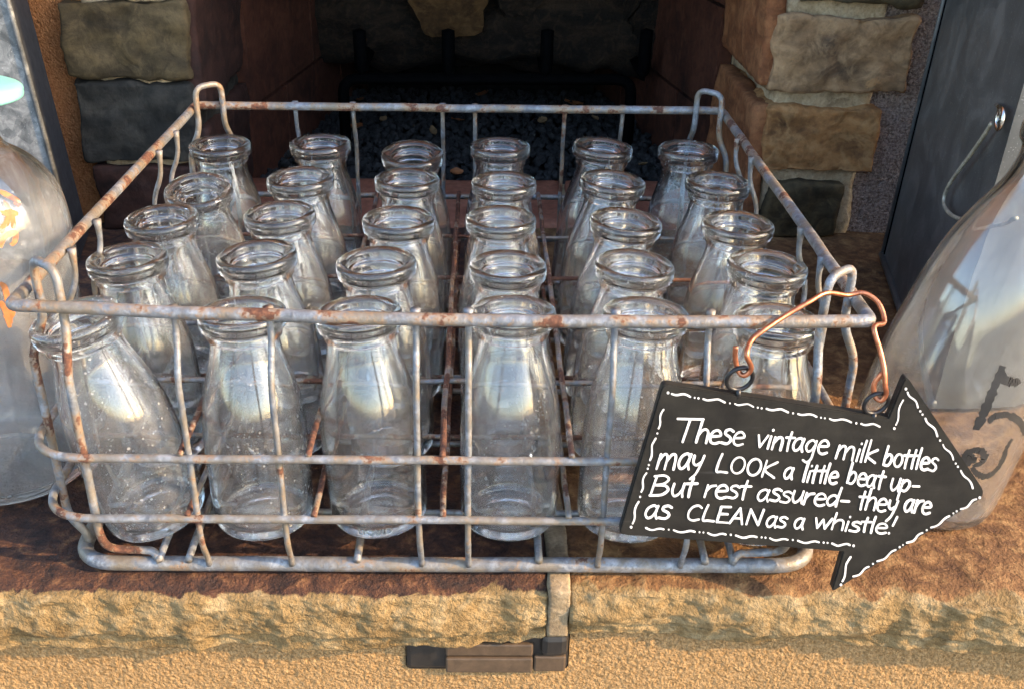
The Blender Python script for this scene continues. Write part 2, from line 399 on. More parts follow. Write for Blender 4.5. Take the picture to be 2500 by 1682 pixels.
# ------------------------------------------------------------------ setting: ground, walls
me = mesh('ground', [(-40, -40, -.46), (40, -40, -.46), (40, .02, -.46), (-40, .02, -.46)], [(0, 1, 2, 3)])
tag(obj('ground', me, M['patio']), 'pale stone patio paving in front of the fireplace', kind='structure')

def grid_wall(name, x0, x1, z0, z1, y, res, amp, f, mat, dense=None):
    nx = max(1, int((x1-x0)/res)); nz = max(1, int((z1-z0)/res)); vs = []; fs = []
    for j in range(nz+1):
        for i in range(nx+1):
            x = x0+(x1-x0)*i/nx; z = z0+(z1-z0)*j/nz; p = V((x, 0, z))
            d = amp*(noise.noise(p*f)*.7+noise.noise(p*f*2.3+V((5, 5, 5)))*.5+noise.noise(p*20)*.8)
            vs.append(V((x, y-d, z)))
    for j in range(nz):
        for i in range(nx):
            a = j*(nx+1)+i; fs.append((a, a+1, a+nx+2, a+nx+1))
    return mesh(name, vs, fs)
WY = .012     # face of the lower stucco wall
lw = thing('stucco_wall', 'golden rough stucco wall below the stone ledge', 'wall', (0, WY, -.46))
p_ = obj('stucco_face', grid_wall('stucco_face', -.34, .40, -.16, -.030, WY, .0011, .0010, 300, M['stucco_low']), M['stucco_low']); keep(p_, lw)
vs, fs = join([box_geo(-1.6, -.34, WY, .6, -.46, -.03), box_geo(.40, 1.6, WY, .6, -.46, -.03), box_geo(-.34, .40, WY, .6, -.46, -.16), box_geo(-.34, .40, WY+.012, .6, -.16, -.03)])
p_ = obj('wall_base', mesh('wall_base', vs, fs, False), M['stucco_low']); keep(p_, lw)

JY = .525; SY = .545; XL, XR = -.250, .285        # stone jambs, stucco face, opening
uw = thing('stucco_wall', 'brown rough stucco chimney wall around the fireplace opening', 'wall', (0, SY, 0))
p_ = obj('stucco_face', grid_wall('stucco_face', -.50, XL-.06, -.02, .34, SY, .0024, .0011, 300, None), M['stucco_hi']); keep(p_, uw); tag(p_, 'warm brown stucco beside the galvanised tub')
p_ = obj('stucco_face', grid_wall('stucco_face', XR+.05, .56, -.02, .34, SY, .0024, .0011, 300, None), M['stucco_grey']); keep(p_, uw); tag(p_, 'grey brown speckled stucco beside the dark tin')
vs, fs = join([box_geo(-1.4, -.50, SY, 1.32, -.03, 1.6), box_geo(-.50, XL-.06, SY+.006, 1.32, -.03, .34), box_geo(-.50, XL-.06, SY, 1.32, .34, 1.6),
               box_geo(.56, 1.4, SY, 1.32, -.03, 1.6), box_geo(XR+.05, .56, SY+.006, 1.32, -.03, .34), box_geo(XR+.05, .56, SY, 1.32, .34, 1.6), box_geo(XL-.06, XR+.05, SY, 1.32, .37, 1.6)])  # unseen opening top set low to keep sky light out of the firebox
p_ = obj('wall_core', mesh('wall_core', vs, fs, False), M['stucco_hi']); keep(p_, uw)

# ------------------------------------------------------------------ stone ledge
ledge = bpy.data.objects.new('stone_ledge', None); COL.objects.link(ledge); ledge['kind'] = 'structure'
tag(ledge, 'thick sandstone hearth ledge that the crate and bottles rest on')
def ledge_stone(name, x0, x1, seed, warm, yfr, zbot, facet):
    """profile swept along x: back of the top -> front edge -> split face -> underside"""
    prof = []   # (section, t)
    ys = []; y = .545
    while y > .03: ys.append(y); y -= .006 if y < .25 else .010
    n1 = len(ys); nf = 46; ne = 14; nu = 8
    nx = int((x1-x0)/.0021); vs = []; skin = []; wm = []
    rows = n1+ne+nf+nu
    for i in range(nx+1):
        x = x0+(x1-x0)*i/nx; e0, e1 = yfr(x), zbot(x)
        sd = V((seed*4.0, 1.7*seed, 0))
        ex = min(x-x0, x1-x); er = max(0, 1-ex/.0025)*.6          # round the ends a little
        def top_h(y):
            p = V((x, y, 0))+sd
            return .0016*fbm(p, 9, 3)+.0016*fbm(p, 30, 4)+.00045*fbm(p, 150, 3)-.003*er*er
        col = []
        for y in ys: col.append((V((x, y, top_h(y)-.0012)), 1.0, 0))
        for k in range(ne):                                     # last few cm to the edge
            t = (k+1)/ne; y = .03*(1-t)+(e0+.004)*t
            col.append((V((x, y, top_h(y)-.0012-.004*t**4)), 1.0-.50*t**3, 0))
        for k in range(nf):
            t = (k+1)/nf; z = -.005+(e1+.005)*t; p = V((x, e0, z))+sd
            v = noise.voronoi(V((p.x*17, seed*3, p.z*40)))[0]
            sc = -facet*(1-min(1., v[0]*1.6))                   # conchoidal scoops
            st = .0045*max(0, min(1, (t-.68)*14))*(.4+.6*noise.noise(V((x*30, seed, 1)))+.35)   # undercut lowest layer
            nn_ = fbm(V((p.x*.8, p.y, p.z*2.0)), 24+8*seed, 3)*1.6+.25*fbm(p, 90, 3)
            ter = math.floor(nn_*3.0); fr_ = nn_*3.0-ter; ter = (ter+min(1, fr_*5))/3.0      # flat broken layers with sharp edges
            grv = math.exp(-((t-.70-.07*noise.noise(V((x*25, seed, 5)))-.02*noise.noise(V((x*110, seed, 6))))/.014)**2)
            d = .0012*ter+.0011*fbm(p, 60, 4)+.0012*fbm(p, 150, 4)+.0007*fbm(p, 380, 2)+sc-.0035*grv
            bow = -.002*math.sin(math.pi*min(1, t*1.1))
            y = e0+bow-d+st+.003*er*er
            col.append((V((x, y, z+.0012*noise.noise(p*90))), .34*max(0, 1-t*7), 0))
        yb = col[-1][0].y
        for k in range(nu):
            t = (k+1)/nu; y = yb*(1-t)+.05*t
            col.append((V((x, y, e1+.004*t*noise.noise(V((x*30, y*30, seed)))-.0005)), 0, 0))
        for P, s, _ in col:
            vs.append(P); skin.append(s*(1 if warm < .5 else .82+.0*P.x)); wm.append(warm)
    fs = []
    for i in range(nx):
        for k in range(rows-1):
            a = i*rows+k; fs.append((a, a+1, a+rows+1, a+rows))
    fs.append(tuple(range(rows))[::-1]); fs.append(tuple(nx*rows+k for k in range(rows)))
    me = mesh(name, vs, fs); me.polygons[-1].use_smooth = False; me.polygons[-2].use_smooth = False
    for nm, dat in (('skin', skin), ('warm', wm)):
        at = me.attributes.new(nm, 'FLOAT', 'POINT'); at.data.foreach_set('value', dat)
    return obj(name, me, M['ledge'], ledge)
def yfL(x): return -.0035+.0035*noise.noise(V((x*22, 1, 0)))+.0035*noise.noise(V((x*60, 2, 0)))+.010*max(0, min(1, (x+.02)/.08))*.6
def zbL(x): return -.0445+.004*noise.noise(V((x*28, 4, 0)))+.0018*noise.noise(V((x*90, 5, 0)))+.006*max(0, (x-.03)/.026)
def yfR(x): return .0005+.004*noise.noise(V((x*14, 11, 0)))+.003*noise.noise(V((x*50, 12, 0)))-.010*max(0, (x-.16)/.15)
def zbR(x): return -.0375+.003*noise.noise(V((x*18, 14, 0)))-.004*max(0, min(1, (x-.10)/.1))
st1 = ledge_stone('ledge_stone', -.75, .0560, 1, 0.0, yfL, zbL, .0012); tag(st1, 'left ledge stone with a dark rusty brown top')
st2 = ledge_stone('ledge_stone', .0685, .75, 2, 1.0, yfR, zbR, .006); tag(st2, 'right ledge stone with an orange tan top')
rock('mortar_joint', .0566, .0679, -.0005, .52, -.034, -.0016, M['mortar_grey'], ledge, res=.0014, bev=.0004, amp=.0011, seed=9)
bevel_box('mortar_bed', -.75, .75, .026, .56, -.0415, -.034, .002, M['mortar_grey'], ledge)

# red hearth bricks behind the ledge, at the mouth of the fireplace
hearth = bpy.data.objects.new('brick_hearth', None); COL.objects.link(hearth); hearth['kind'] = 'structure'; tag(hearth, 'row of red hearth bricks at the mouth of the fireplace')
for k in range(3):
    x0 = XL+.004+k*.178
    rock('brick', x0, x0+.172, .556, .694, -.05, -.002+.001*k, M['redbrick'], hearth, res=.006, bev=.004, amp=.0007, seed=20+k)
bevel_box('mortar_bed', XL, XR, .548, .700, -.06, -.008, .002, M['mortar'], hearth)

# ------------------------------------------------------------------ stone jambs
def jamb(label, stones, mortar, ret):
    t = thing('stone_jamb', label, 'stone pillar', ((mortar[0]+mortar[1])/2, JY, 0))
    for k, (x0, x1, z0, z1, m, sd, am) in enumerate(stones):
        o = rock('stone', x0-.002, x1+.002, JY, .72, z0-.002, z1+.002, M[m], None, res=.0040, bev=.0035, amp=am*.75, seed=sd, facet=.006); keep(o, t)
    bm = rock('mortar', mortar[0], mortar[1], JY+.013, .732, -.03, .52, M['mortar'], None, res=.006, bev=.003, amp=.0025, seed=sd+40); keep(bm, t)
    return t
jamb('dark stacked stone pillar beside the galvanised tub', [
    (-.352, XL, .0, .062, 'maroon', 31, .003), (-.358, XL-.001, .068, .141, 'charcoal', 32, .004), (-.360, XL+.001, .148, .214, 'olive', 33, .004),
    (-.350, XL, .221, .285, 'olive', 34, .004), (-.36, XL, .295, .37, 'brownstone', 35, .004), (-.35, XL, .38, .50, 'olive', 36, .004)], (-.344, XL-.004), 1)
jamb('orange brown stacked stone pillar beside the dark tin', [
    (.298, .368, .0, .053, 'olive', 41, .003), (.285, .392, .066, .126, 'rustone', 42, .004), (.283, .410, .144, .210, 'brownstone', 43, .004),
    (.300, .405, .223, .280, 'olive', 44, .004), (.29, .41, .292, .37, 'brownstone', 45, .004), (.29, .40, .38, .50, 'rustone', 46, .004)], (XR+.006, .384), 1)
# rust red facing stones inside the right opening, dark maroon inside the left
fr = thing('stone_lining', 'rust red stone slabs lining the opening below the orange pillar', 'stone lining', (XR, .62, 0))
for k, (z0, z1) in enumerate(((-.005, .128), (.146, .30), (.31, .49))):
    o = rock('stone_slab', XR-.012, XR+.006, .533, .715, z0, z1, M['rustred'], None, res=.0055, bev=.004, amp=.002, seed=61+k); keep(o, fr)
fl = thing('stone_lining', 'dark maroon stone slabs lining the opening below the dark pillar', 'stone lining', (XL, .62, 0))
for k, (z0, z1) in enumerate(((-.005, .100), (.116, .27), (.28, .49))):
    o = rock('stone_slab', XL-.006, XL+.010, .533, .715, z0, z1, M['maroon'], None, res=.0055, bev=.004, amp=.002, seed=71+k); keep(o, fl)

# ------------------------------------------------------------------ firebox
fb = thing('firebox', 'dark sooty brick firebox behind the crate', 'fireplace', (0, 1.0, -.06))
def quadwall(name, a, b, z0, z1, th, mat, parent):
    a, b = V(a), V(b); d = (b-a).normalized(); n = V((-d.y, d.x, 0))*th
    pts = [a, b, b+n, a+n]; vs = [V((p.x, p.y, z)) for z in (z0, z1) for p in pts]
    o = obj(name, mesh(name, vs, [(0, 1, 5, 4), (1, 2, 6, 5), (2, 3, 7, 6), (3, 0, 4, 7), (4, 5, 6, 7), (3, 2, 1, 0)], False), mat); keep(o, parent); return o
quadwall('back_wall', (-.17, 1.22, 0), (.20, 1.22, 0), -.06, .58, .03, M['soot'], fb)
quadwall('side_wall', (XL+.004, .737, 0), (-.17, 1.22, 0), -.06, .58, .05, M['soot'], fb)
quadwall('side_wall', (.20, 1.22, 0), (XR-.004, .737, 0), -.06, .58, .05, M['soot'], fb)
for side in (-1, 1):
    A = V((XL+.006, .722, 0)) if side < 0 else V((XR-.006, .722, 0)); B = V((-.165, 1.21, 0)) if side < 0 else V((.195, 1.21, 0))
    d = (B-A).normalized(); n = V((d.y, -d.x, 0))*(1 if side < 0 else -1); L = (B-A).length
    for r in range(5):
        z0 = -.05+r*.118; off = (.0 if r % 2 else -.11); s = off
        while s < L:
            s0, s1 = max(0, s+.003), min(L, s+.227)
            if s1-s0 > .02:
                p = [A+d*s0+n*.004, A+d*s1+n*.004, A+d*s1-n*.012, A+d*s0-n*.012]
                vs = [V((q.x, q.y, z)) for z in (z0, z0+.114) for q in p]
                o = obj('brick', mesh('brick', vs, [(0, 1, 5, 4), (1, 2, 6, 5), (2, 3, 7, 6), (3, 0, 4, 7), (4, 5, 6, 7), (3, 2, 1, 0)], False), M['firebrick']); keep(o, fb)
            s += .23
vs, fs = box_geo(XL-.05, XR+.05, .735, 1.27, .56, .60); o = obj('smoke_hood', mesh('smoke_hood', vs, fs, False), M['soot']); keep(o, fb)
vs, fs = box_geo(XL-.04, XR+.04, .70, 1.27, -.10, -.055); o = obj('firebox_floor', mesh('firebox_floor', vs, fs, False), M['soot']); keep(o, fb)

# lava gravel: thousands of lumps in one mesh
def lump_template(sub=1):
    bm = bmesh.new(); bmesh.ops.create_icosphere(bm, subdivisions=sub, radius=1); v = [x.co.copy() for x in bm.verts]; f = [tuple(q.index for q in g.verts) for g in bm.faces]; bm.free(); return v, f
LV, LF = lump_template(1)
rg = random.Random(3); parts = []
y = .700
while y < 1.16:
    t = (y-.73)/.49; xl = XL+.012+.08*max(0, t); xr = XR-.012-.085*max(0, t)
    x = xl
    while x < xr:
        s = rg.uniform(.0042, .0078); c = V((x+rg.uniform(-.003, .003), y+rg.uniform(-.004, .004), -.020+rg.uniform(-.006, .004)))
        R = Quaternion((rg.uniform(-1, 1), rg.uniform(-1, 1), rg.uniform(-1, 1), rg.uniform(-1, 1))).normalized(); k = rg.uniform(.55, .9)
        sd = V((x*50, y*50, 0))
        parts.append(([c+R@V((v.x*s, v.y*s*k, v.z*s))*(1+.45*noise.noise(v*1.7+sd)) for v in LV], LF)); x += s*1.75
    y += .0105
vs, fs = join(parts); tag(obj('lava_gravel', mesh('lava_gravel', vs, fs, False), M['lava']), 'black lava rock gravel covering the firebox floor', 'gravel', kind='stuff')
vs, fs = box_geo(XL+.001, XR-.001, .700, 1.2, -.054, -.022)
# leaves on the gravel
def leaf(c, L, W, ang, mat, label, curl=.3):
    vs = []; fs = []; n = 7
    for i in range(n+1):
        t = i/n; w = W*math.sin(math.pi*min(1, .04+t*.93))**.8
        for k in (-1, -.5, 0, .5, 1):
            vs.append(V((L*(t-.5), w*k*.5, curl*W*(k*k*.6)+curl*L*.35*(t-.5)**2*2+.0006*math.sin(9*t+3*k))))
    for i in range(n):
        for k in range(4): a = i*5+k; fs.append((a, a+1, a+6, a+5))
    for v in list(vs): vs.append(v-V((0, 0, .0004)))
    m = (n+1)*5
    for q in list(fs): fs.append(tuple(m+i for i in q[::-1]))
    o = obj('dry_leaf', mesh('dry_leaf', vs, fs), mat); o.location = c; o.rotation_euler = (rg.uniform(-.35, .35), rg.uniform(-.3, .3), ang)
    return tag(o, label, 'leaf', 'dry leaves on the lava gravel')
for (px, py, L, W, m, lab) in [(880, 245, .026, .011, 1, 'small orange leaf under the left leg of the grate'), (1178, 232, .034, .016, 1, 'broad rusty orange leaf under the middle of the grate bar'),
        (1400, 255, .034, .014, 1, 'long rusty orange leaf under the right half of the grate bar'), (870, 312, .026, .014, 1, 'bright orange curled leaf behind a crate upright on the gravel'), (935, 293, .020, .008, 0, 'narrow tan leaf just behind the crate rail'),
        (1058, 322, .026, .008, 0, 'upright slender tan leaf behind the third bottle'), (1325, 297, .016, .012, 0, 'small squarish tan leaf behind the crate rail'), (1652, 308, .034, .014, 0, 'large pale crumpled leaf beside the red stone lining'),
        (1452, 290, .012, .009, 0, 'small pale leaf fragment touching the crate rail'), (1115, 423, .014, .012, 1, 'little orange leaf at the edge of the hearth bricks'), (1570, 402, .010, .008, 0, 'tiny tan leaf scrap between two bottles on the gravel'),
        (1118, 293, .016, .006, 1, 'thin orange leaf sliver hanging at the crate rail'), (1625, 265, .020, .006, 0, 'thin straw coloured leaf near the red stone lining')]:
    p = onZ(px, py, -.012)
    if p.y > 1.15: p = onY(px, py, 1.1); p.z = -.012
    leaf(p, L*1.15, W*1.15, rg.uniform(0, 3.1), M['leaf_org' if m else 'leaf_tan'], lab)

# logs, built round
def log(label, a, b, r, seed, endmat=True, rough=.22):
    a, b = V(a), V(b); n = 46; sg = 30; t = thing('log', label, 'log', (a+b)/2, 'charred logs in the fireplace')
    ax = (b-a).normalized(); ref = V((0, 0, 1)); u = ax.cross(ref).normalized(); v = u.cross(ax); vs = []; fs = []
    for i in range(n+1):
        c = a.lerp(b, i/n)
        for k in range(sg):
            an = 2*math.pi*k/sg; d = u*math.cos(an)+v*math.sin(an); q = c*14+d*1.6+V((seed*9, 0, 0))
            rr = r*(1+rough*noise.fractal(q, 1, 2, 3)+.12*abs(noise.noise(V((an*5, i*.18, seed)))))
            vs.append(c+d*rr)
    for i in range(n):
        for k in range(sg):
            l = (k+1) % sg; fs.append((i*sg+k, i*sg+l, (i+1)*sg+l, (i+1)*sg+k))
    o = obj('bark', mesh('bark', vs, fs), M['bark']); keep(o, t)
    for e, sgn in ((0, -1), (n, 1)):
        ring = vs[e*sg:(e+1)*sg]; c = sum(ring, V())/sg; ev = []; ef = []
        for q in (1, .66, .33): ev += [c+(p-c)*q*.985+ax*sgn*(.002+.004*(1-q)+.003*noise.noise(p*60)) for p in ring]
        ev.append(c+ax*sgn*.006)
        for j in range(2):
            for k in range(sg): l = (k+1) % sg; ef.append((j*sg+k, j*sg+l, (j+1)*sg+l, (j+1)*sg+k))
        for k in range(sg): ef.append((2*sg+k, 2*sg+(k+1) % sg, 3*sg))
        ob = obj('cut_end', mesh('cut_end', ev, ef), M['cutwood'] if endmat else M['bark'], o)
    return t
log('broad charred log lying across the back of the grate', onY(560, 35, 1.03), onY(1650, 70, 1.0), .055, 1, False, .30)
log('short split log with a pale tan cut end resting on the grate', onY(1098, 24, .93), onY(1085, -150, 1.10), .046, 2)
log('dark knobby log above the broad log', onY(1270, -12, .935), onY(1215, -150, 1.12), .030, 3, False)
log('thin charred log at the red lining side of the grate', onY(1590, 45, .94), onY(1480, -60, 1.08), .026, 4, False, .3)
gr = thing('fire_grate', 'black iron fire grate under the charred logs', 'grate', (0, .92, -.02))
def gpart(name, P, r): o = tube(name, P, r, M['iron'], None, 4); keep(o, gr)
gy = .885
gpart('front_bar', fillet([V((-.158, gy, -.02)), V((-.158, gy, .062)), V((.205, gy, .066)), V((.205, gy, -.02))], .02), .007)
for px in (880, 1095, 1335, 1575):
    q = onY(px, 95, gy+.005)
    gpart('upright', fillet([V((q.x, gy+.10, .075)), V((q.x, gy, .072)), V((q.x, gy-.006, q.z+.012))], .01), .008)

# ------------------------------------------------------------------ light fixture under the ledge
fx = thing('ledge_light', 'small bronze and black light fixture tucked under the ledge joint', 'light fixture', (.02, WY, -.05))
def fxbox(name, x0, x1, z0, z1, y0, m, b=.0012):
    o = bevel_box(name, x0, x1, y0, WY+.002, z0, z1, b, M[m]); keep(o, fx)
FA = onY(990, 1643, .007); FB = onY(1388, 1643, .007); zf = FA.z
fxbox('housing', FA.x, FB.x, zf, zf+.036, .010, 'fixblack', .003)
xa, xb = onY(1088, 1640, .007).x, onY(1300, 1640, .007).x
fxbox('lens_cover', xa, xb, zf+.0005, zf+.012, .0068, 'fixtan'); fxbox('lens_cover', xa, xb, zf+.0128, zf+.022, .0076, 'fixtan')
fxbox('end_cover', xb+.0006, FB.x-.002, zf+.001, zf+.013, .0074, 'fixtan')
fxbox('bracket', xb+.004, FB.x-.001, zf+.0135, zf+.0300, .0055, 'fixblack', .004)

# ------------------------------------------------------------------ wire crate
CY0, CYE = .0095, .3825; RIMZ = .163; RIMX = .2085
crate = thing('wire_crate', 'rusty galvanised wire milk crate full of small glass bottles', 'crate', (0, .196, 0))
_ws = [0]
def wire(name, P, r, rust=.35, closed=False, seg=10, amp=.0005, step=.004, label=None, rf=None):
    _ws[0] += 1
    P = wob(densify([V(p) for p in P], step, closed), amp, 26, _ws[0])
    o = tube(name, P, r, M['wire'], None, seg, closed, rf); o.color = (rust, 0, 0, 1); keep(o, crate)
    if label: o['label'] = label
    return o
# top rim: corners taken from the photograph, front rail sagging slightly
c = [onZ(25, 745, RIMZ), onZ(2128, 785, RIMZ), onZ(1762, 272, RIMZ), onZ(478, 258, RIMZ)]
front = [c[0].lerp(c[1], t)+V((0, -.006*math.sin(math.pi*t)*.7, -.0015*math.sin(math.pi*t))) for t in (.02, .2, .4, .6, .8, .98)]
rim = fillet([c[0]]+front+[c[1], c[2], c[3]], .007, 6, True)
wire('top_rim', rim, .0032, .47, True, 14, .0004)
HX, HY0, HY1 = .2155, .0018, .4000
def hoop(z, r, rust, x=HX, y0=HY0, y1=HY1, rad=.030): return wire('side_hoop', fillet([V((-x, y0, z)), V((x, y0, z)), V((x, y1, z)), V((-x, y1, z))], rad, 10, True), r, rust, True, 12)
hoop(.083, .0023, .42); hoop(.045, .0023, .38)
BX, BY0, BY1 = .207, .0145, .382
wire('bottom_frame', fillet([V((-BX, BY0, .0048)), V((BX, BY0, .0048)), V((BX, BY1, .0048)), V((-BX, BY1, .0048))], .024, 10, True), .0043, .34, True, 14, .0003)
def upright(pt, out, rust):
    """pt = where it meets the rim; out = outward direction"""
    o = V(out); ins = -.005; pb = V(pt)
    P = [pb+o*ins+V((0, 0, RIMZ+.0015)), pb+o*ins+V((0, 0, RIMZ-.016)), pb+o*.0035+V((0, 0, RIMZ-.034)), pb+o*.0036+V((0, 0, .026)), pb+o*-.003+V((0, 0, .013)), pb+o*-.004+V((0, 0, .007))]
    wire('upright_wire', fillet(P, .010, 5), .0017, rust, False, 8, .0006, rf=lambda t: 1+.55*math.exp(-(t/.022)**2)+.05*math.sin(t*70)*math.sin(t*31))
XS = (-.132, -.086, -.0145, .0115, .0835, .130)
rr = random.Random(5)
for x in XS: upright((x, CY0-.0025, 0), (0, -1, 0), rr.uniform(.2, .34))
for x in XS: upright((x, CYE+.012, 0), (0, 1, 0), rr.uniform(.2, .4))
for y in (.0825, .1255, .2575, .303):
    upright((-RIMX-.001, y, 0), (-1, 0, 0), rr.uniform(.2, .4)); upright((RIMX+.001, y, 0), (1, 0, 0), rr.uniform(.2, .4))
# corner loops: each an inverted U whose legs run down both faces of the corner
for sx, sy in ((-1, -1), (1, -1), (1, 1), (-1, 1)):
    yr = c[0].y*.5+c[1].y*.5 if sy < 0 else CYE; xr = RIMX
    A0 = V((sx*(xr-.0055), yr-sy*.020, 0)); B0 = V((sx*(xr-.022), yr-sy*.0055, 0)); ou = V((sx, 0, 0)); ov = V((0, sy, 0))
    ztop = RIMZ+.0185
    legA = [A0+V((0, 0, ztop)), A0+V((0, 0, RIMZ-.014)), A0+ou*.0095+V((0, 0, RIMZ-.034)), A0+ou*.0095+V((0, 0, .026)), A0+ou*.001+V((0, 0, .014)), A0+ou*.0005+V((0, 0, .0075))]
    B1 = B0+ov*(.0095 if sy < 0 else .022)
    legB = [B0+V((0, 0, ztop)), B0+V((0, 0, RIMZ-.014)), B1+V((0, 0, RIMZ-.034)), B1+V((0, 0, .028)), B1-ov*.010+V((0, 0, .0135)), B1-ov*.010+V((-sx*.024, 0, .0125)), B1-ov*.006+V((-sx*.028, 0, .008))]
    wire('corner_loop', fillet(legA[::-1]+legB, .008, 6), .0023, .50 if sy < 0 else .38, False, 10, .0004)
DX = (-.136, -.070, -.002, .065, .132); DY = (.0855, .159, .234, .312)
for z, rz in ((.083, .0), (.045, -.03)):
    for x in DX: wire('divider_wire', [V((x, HY0-.0008, z+.0030)), V((x, HY1+.001, z+.0030))], .0017, .66+rz+rr.uniform(-.12, .10), False, 8, .0008)
    for y in DY: wire('divider_wire', [V((-HX, y, z-.0010)), V((HX, y, z-.0010))], .0016, .64+rz+rr.uniform(-.14, .10), False, 8, .0008)
FZ = .0108
for x in (-.159, -.143, -.050, .051, .144, .160):
    wire('floor_wire', fillet([V((x, BY0-.0035, .0098)), V((x, BY0+.010, FZ)), V((x, BY1-.01, FZ)), V((x, BY1+.002, .0098))], .006, 3), .0022, .30, False, 8, .0004)
for y in (.060, .135, .205, .285, .345):
    wire('floor_wire', [V((-BX, y, .0068)), V((BX, y, .0068))], .0020, .42, False, 8, .0003)

# ------------------------------------------------------------------ half-pint bottles
BH = .1305
outer = [(0, .0030), (.012, .0022), (.0212, .0006), (.0242, .0012), (.0267, .0040), (.0279, .0085), (.0283, .018), (.0285, .040), (.0283, .062), (.0274, .073), (.0257, .083), (.0233, .0925), (.0209, .1010), (.0192, .1070),
         (.0187, .1120), (.0187, .1150)]
lip = [(.0188, .1158), (.0196, .1160), (.0200, .1163), (.0202, .1168), (.0203, .1192), (.0202, .1197), (.0202, .1203), (.0206, .1207), (.0221, .1214), (.0228, .1220), (.0231, .1228), (.0233, .1245), (.0234, .1272), (.0232, .1286), (.0227, .1296), (.0219, .1302), (.0210, .1304),
       (.0197, .1302), (.0180, .1296), (.0172, .1291), (.0168, .1285), (.0166, .1277), (.0165, .1258), (.0163, .1253), (.0158, .1251), (.0152, .1249), (.0149, .1245), (.0148, .1238), (.0147, .1222), (.0145, .1218), (.0142, .1214), (.0141, .1206)]
inner = [(.0142, .1190), (.0147, .1150), (.0155, .1100), (.0169, .1045), (.0189, .0980), (.0213, .0900), (.0234, .0815),
         (.0250, .0730), (.0258, .0620), (.0259, .040), (.0257, .018), (.0248, .0105), (.0222, .0072), (.016, .0062), (.008, .0072), (0, .0078)]
def smooth_prof(P, n=2): return [(max(0, q.x), q.y) for q in catmull([V((r, z, 0)) for r, z in P], n)]
vs, fs = lathe_geo(smooth_prof(outer)+lip+smooth_prof(inner), 64)
BM = mesh('milk_bottle', vs, fs)
# little mould ticks around the lip are part of the casting
tk = []
for k in range(9):
    a = 2*math.pi*k/9+.2; R_ = Matrix.Rotation(a, 3, 'Z')
    v_, f_ = box_geo(.0198, .0204, -.0014, .0014, .1150, .1182); tk.append(([R_@q for q in v_], f_))
rows = [[(60, 283, 745), (447, 653, 705), (718, 915, 722), (1072, 1263, 708), (1368, 1570, 715), (1668, 1868, 725)],
        [(193, 385, 590), (492, 675, 583), (765, 945, 592), (1068, 1245, 593), (1358, 1535, 597), (1656, 1838, 605)],
        [(280, 452, 495), (553, 718, 487), (825, 987, 488), (1060, 1221, 490), (1347, 1505, 500), (1600, 1763, 503)],
        [(374, 531, 425), (608, 758, 408), (846, 1007, 408), (1075, 1220, 407), (1323, 1468, 410), (1561, 1709, 416)],
        [(430, 570, 330), (660, 797, 327), (873, 1008, 338), (1072, 1206, 332), (1306, 1440, 338), (1500, 1635, 335)]]
K = 1.0725
xb = [-.2115, -.136, -.070, -.002, .065, .132, .2115]; yb_ = [.0060, .0855, .159, .234, .312, .3950]
ROWN = ['row along the sign rail', 'second row behind the sign rail', 'middle row of the crate', 'second row from the firebox', 'row nearest the firebox']
COLN = ['beside the orange printed bottle', 'second from the orange printed bottle', 'third from the orange printed bottle', 'third from the black printed bottle', 'second from the black printed bottle', 'beside the black printed bottle']
special = {(0, 0): (V((-.1655, .0415, .0132)), onZ(171*K, 737*K, .142)), (0, 2): (None, V((-.0845+.0, .0330, .1385)))}
ZB = .0132
for j in range(5):
    for i in range(6):
        l, r_, cy = rows[j][i]; top = onZ((l+r_)/2*K, cy*K, ZB+BH)
        sx = max(.0005, (xb[i+1]-xb[i])/2-.0018-.0287); sy = max(.0005, (yb_[j+1]-yb_[j])/2-.0018-.0287)
        cx, cyy = (xb[i]+xb[i+1])/2, (yb_[j]+yb_[j+1])/2
        base = V((max(cx-sx, min(cx+sx, top.x)), max(cyy-sy, min(cyy+sy, top.y)), ZB))
        if j == 0: base.y = .0415
        if (j, i) in special:
            b_, t_ = special[(j, i)]; base = b_ or base
            if (j, i) == (0, 2): base.y = .0445; t_ = onZ(816*K, 716*K, .1415)
            top = t_
        if (j, i) == (3, 0): base.y += .004; top.y -= .004
        if (j, i) == (4, 2): base.y += .002; top.y -= .010
        ax = (top-base).normalized()
        o = bpy.data.objects.new('milk_bottle', BM); COL.objects.link(o)
        if not BM.materials: BM.materials.append(M['glass'])
        q = V((0, 0, 1)).rotation_difference(ax); R = q.to_matrix()@Matrix.Rotation(rr.uniform(0, 6.28), 3, 'Z')
        lift = .0215*math.sqrt(max(0, 1-ax.z*ax.z))
        sc_ = (rr.uniform(.985, 1.015), rr.uniform(.985, 1.012))
        o.matrix_world = Matrix.Translation(base+V((0, 0, lift)))@R.to_4x4()@Matrix.Diagonal((sc_[0], sc_[0], sc_[1], 1))
        extra = ' leaning outward' if (j, i) == (0, 0) else (' tipped forward' if (j, i) in ((0, 2), (4, 2)) else '')
        tag(o, '%sclear milk bottle%s, %s, %s' % ('' if extra else 'small ', extra, ROWN[j], COLN[i]), 'bottle', 'small milk bottles standing in the wire crate')

